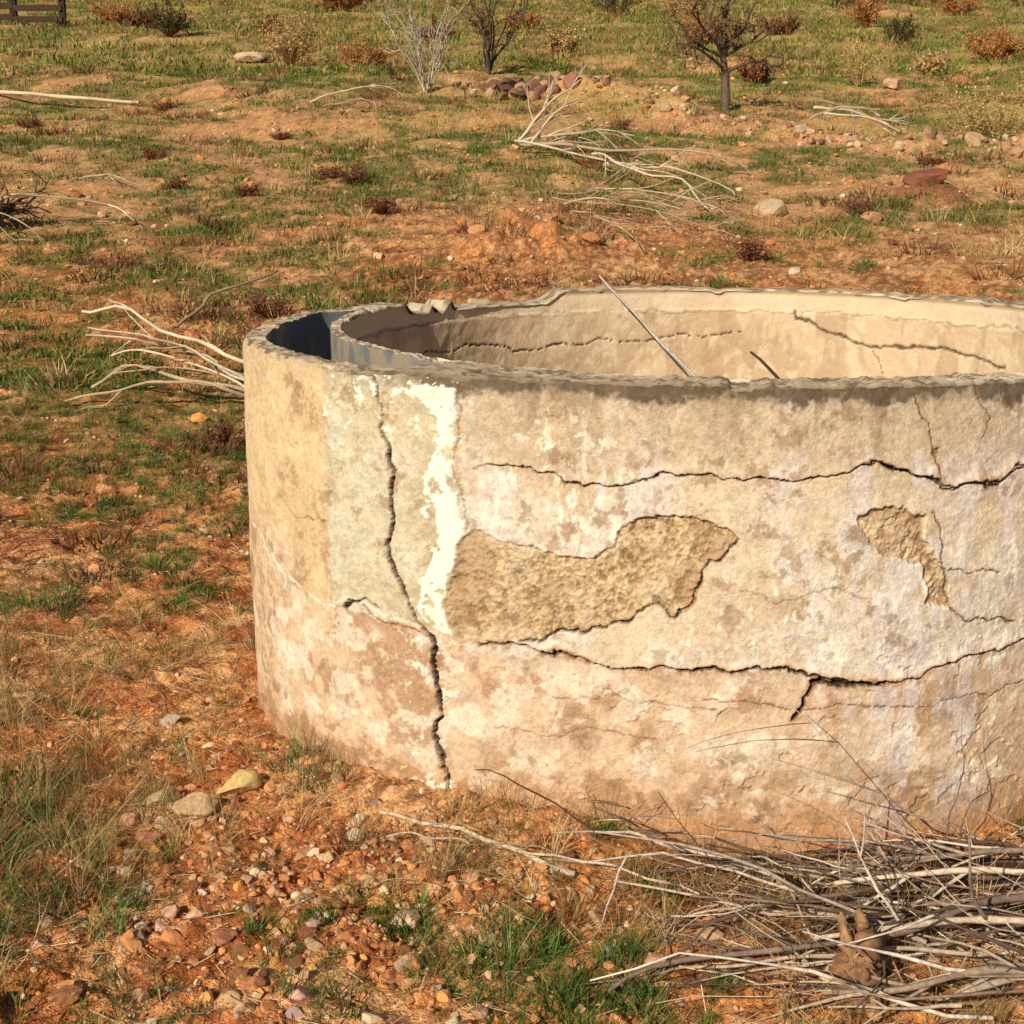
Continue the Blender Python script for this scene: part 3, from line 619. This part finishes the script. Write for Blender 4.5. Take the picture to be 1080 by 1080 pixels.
plant('bare_shrub',(-.45,27.2),2.3,.7,9,.03,[(.09,.065,.055),(.14,.10,.08)],RB,900,.02,depth=2)
plant('yellow_shrub',(6.3,18.75),1.0,.95,46,.008,YEL,YEL,5000,.014,depth=2)
plant('orange_shrub',(10.97,32.6),.85,1.2,40,.012,ORG,ORG,4000,.025,depth=1)
plant('orange_shrub',(10.63,43.4),1.3,.9,30,.014,ORG,ORG,3000,.03,depth=1)
plant('tan_shrub',(6.33,26.3),.85,.45,26,.008,TAN,YEL,1500,.016,depth=1)
plant('tan_shrub',(-4.76,31.2),1.2,1.0,50,.012,TAN,TAN,4000,.022,depth=1)
plant('tan_shrub',(-3.2,31.5),.7,1.2,40,.010,TAN,ORG,3000,.022,depth=1)
plant('dark_shrub',(-8.81,37.3),1.0,1.0,36,.014,RB,DKG,2500,.024,depth=1)
plant('dark_shrub',(9.9,37.3),.8,.7,26,.014,RB,DKG,1600,.024,depth=1)
plant('tan_shrub',(-6.07,51.7),1.4,1.6,30,.02,TAN,ORG,3000,.045,depth=1)
for (x,y,h,r,c,nm) in [(3.6,50,1.5,1.8,DKG,'dark_shrub'),(12.5,56,1.6,2.6,DKG,'dark_shrub'),(16.5,58,1.8,2.6,DKG,'dark_shrub'),(20,57,1.5,2,DKG,'dark_shrub'),(-12,57,1.4,2.0,TAN,'tan_shrub'),(6.5,55,1.4,1.6,TAN,'tan_shrub'),(-2.5,56,1.5,1.8,TAN,'tan_shrub'),(5.6,47,1.0,.9,TAN,'tan_shrub'),(14.5,47,.9,1.1,ORG,'orange_shrub'),(-12.6,46,.9,.9,ORG,'orange_shrub'),(1.2,33,.7,.7,TAN,'tan_shrub'),(4.8,36,.8,.8,ORG,'orange_shrub'),(-24,60,1.8,2.4,DKG,'dark_shrub'),(27,60,1.8,2.4,DKG,'dark_shrub'),(-6.6,40,.6,.7,RB,'brown_shrub'),(8.4,29,.45,.5,TAN,'tan_shrub'),(4.6,27,.4,.5,RB,'brown_shrub'),(-10.5,41,.6,.8,RB,'brown_shrub'),(-2.0,38,.6,.9,RB,'brown_shrub'),(7.4,40,.6,.9,RB,'brown_shrub'),(0.3,42,.7,1.0,ORG,'orange_shrub')]:
    plant(nm,(x,y),h,r,26,.014,RB if c is DKG else c,c,2600,.028,depth=1)
for (x,y,h,r) in [(-1.72,15.1,.28,.30),(-1.25,13.2,.25,.28),(-2.68,14.3,.16,.25),(-2.0,15.5,.18,.3),(1.97,11.6,.22,.22),(3.4,13.7,.18,.25),(-4.38,17.4,.18,.4),(-1.75,9.9,.22,.28),(-3.6,15.0,.14,.3),(4.9,16.6,.18,.35),(-3.2,19.8,.15,.3),(1.5,20,.2,.3),(-1.5,7.0,.14,.15),(-1.0,6.6,.16,.15),(5.8,15.2,.15,.4),(-6.8,20,.2,.4),(-5.6,23,.2,.4)]:
    plant('brown_weed',(x,y),h,r*1.2,40,.004,RB,RB,1200,.010,depth=1)
fe=D.objects.new('wooden_fence',None);COL.objects.link(fe)
def box(name,c,s,parent,col):
    sx,sy,sz=[q/2 for q in s]
    V=np.array([[x,y,z] for x in(-sx,sx) for y in(-sy,sy) for z in(-sz,sz)])+np.array(c)
    Fq=[[0,1,3,2],[4,6,7,5],[0,4,5,1],[2,3,7,6],[0,2,6,4],[1,5,7,3]]
    o=mk(name,V,[Fq],np.ones((8,3))*np.array(col),M_bark,False,parent)
    m=o.modifiers.new('b','BEVEL');m.width=.008;m.segments=2
for i in range(8):
    x=-13.9-i*1.5;z=float(gz(x,45.));box('post_%d'%(i+1),(x,45.,z+.6),(.18,.18,1.5),fe,(.045,.028,.02))
    if i<7:
        z2=float(gz(x-.75,45.))
        for j in range(4): box('rail_%d_%d'%(i+1,j+1),(x-.75,44.88,z2+.2+j*.33),(1.52,.045,.18),fe,(.065,.038,.026))

# ------------------------------------------------------------ light, sky, camera
elev=math.radians(31);az=math.radians(32)
sd=np.array([-math.sin(az)*math.cos(elev),-math.cos(az)*math.cos(elev),math.sin(elev)])
from mathutils import Vector
sun=D.lights.new('sun','SUN');sun.energy=5.0;sun.angle=math.radians(.5);sun.color=(1,.89,.68)
so=D.objects.new('sun',sun);COL.objects.link(so);so.rotation_euler=Vector(sd).to_track_quat('Z','Y').to_euler()
w=D.worlds.new('World');bpy.context.scene.world=w;w.use_nodes=True
sk=w.node_tree.nodes.new('ShaderNodeTexSky');sk.sky_type='NISHITA';sk.sun_disc=False
sk.sun_elevation=elev;sk.sun_rotation=math.atan2(sd[0],sd[1])
bg=w.node_tree.nodes['Background'];bg.inputs['Strength'].default_value=.05
w.node_tree.links.new(sk.outputs[0],bg.inputs[0])
cam=D.cameras.new('camera');cam.lens=36*1450/1080;cam.clip_end=1000;cam.clip_start=.05
co=D.objects.new('camera',cam);COL.objects.link(co);co.location=(0,0,1.6);co.rotation_euler=(math.radians(90-14.1),0,0)
bpy.context.scene.camera=co
bpy.context.scene.view_settings.view_transform='Standard';bpy.context.scene.view_settings.look='None'
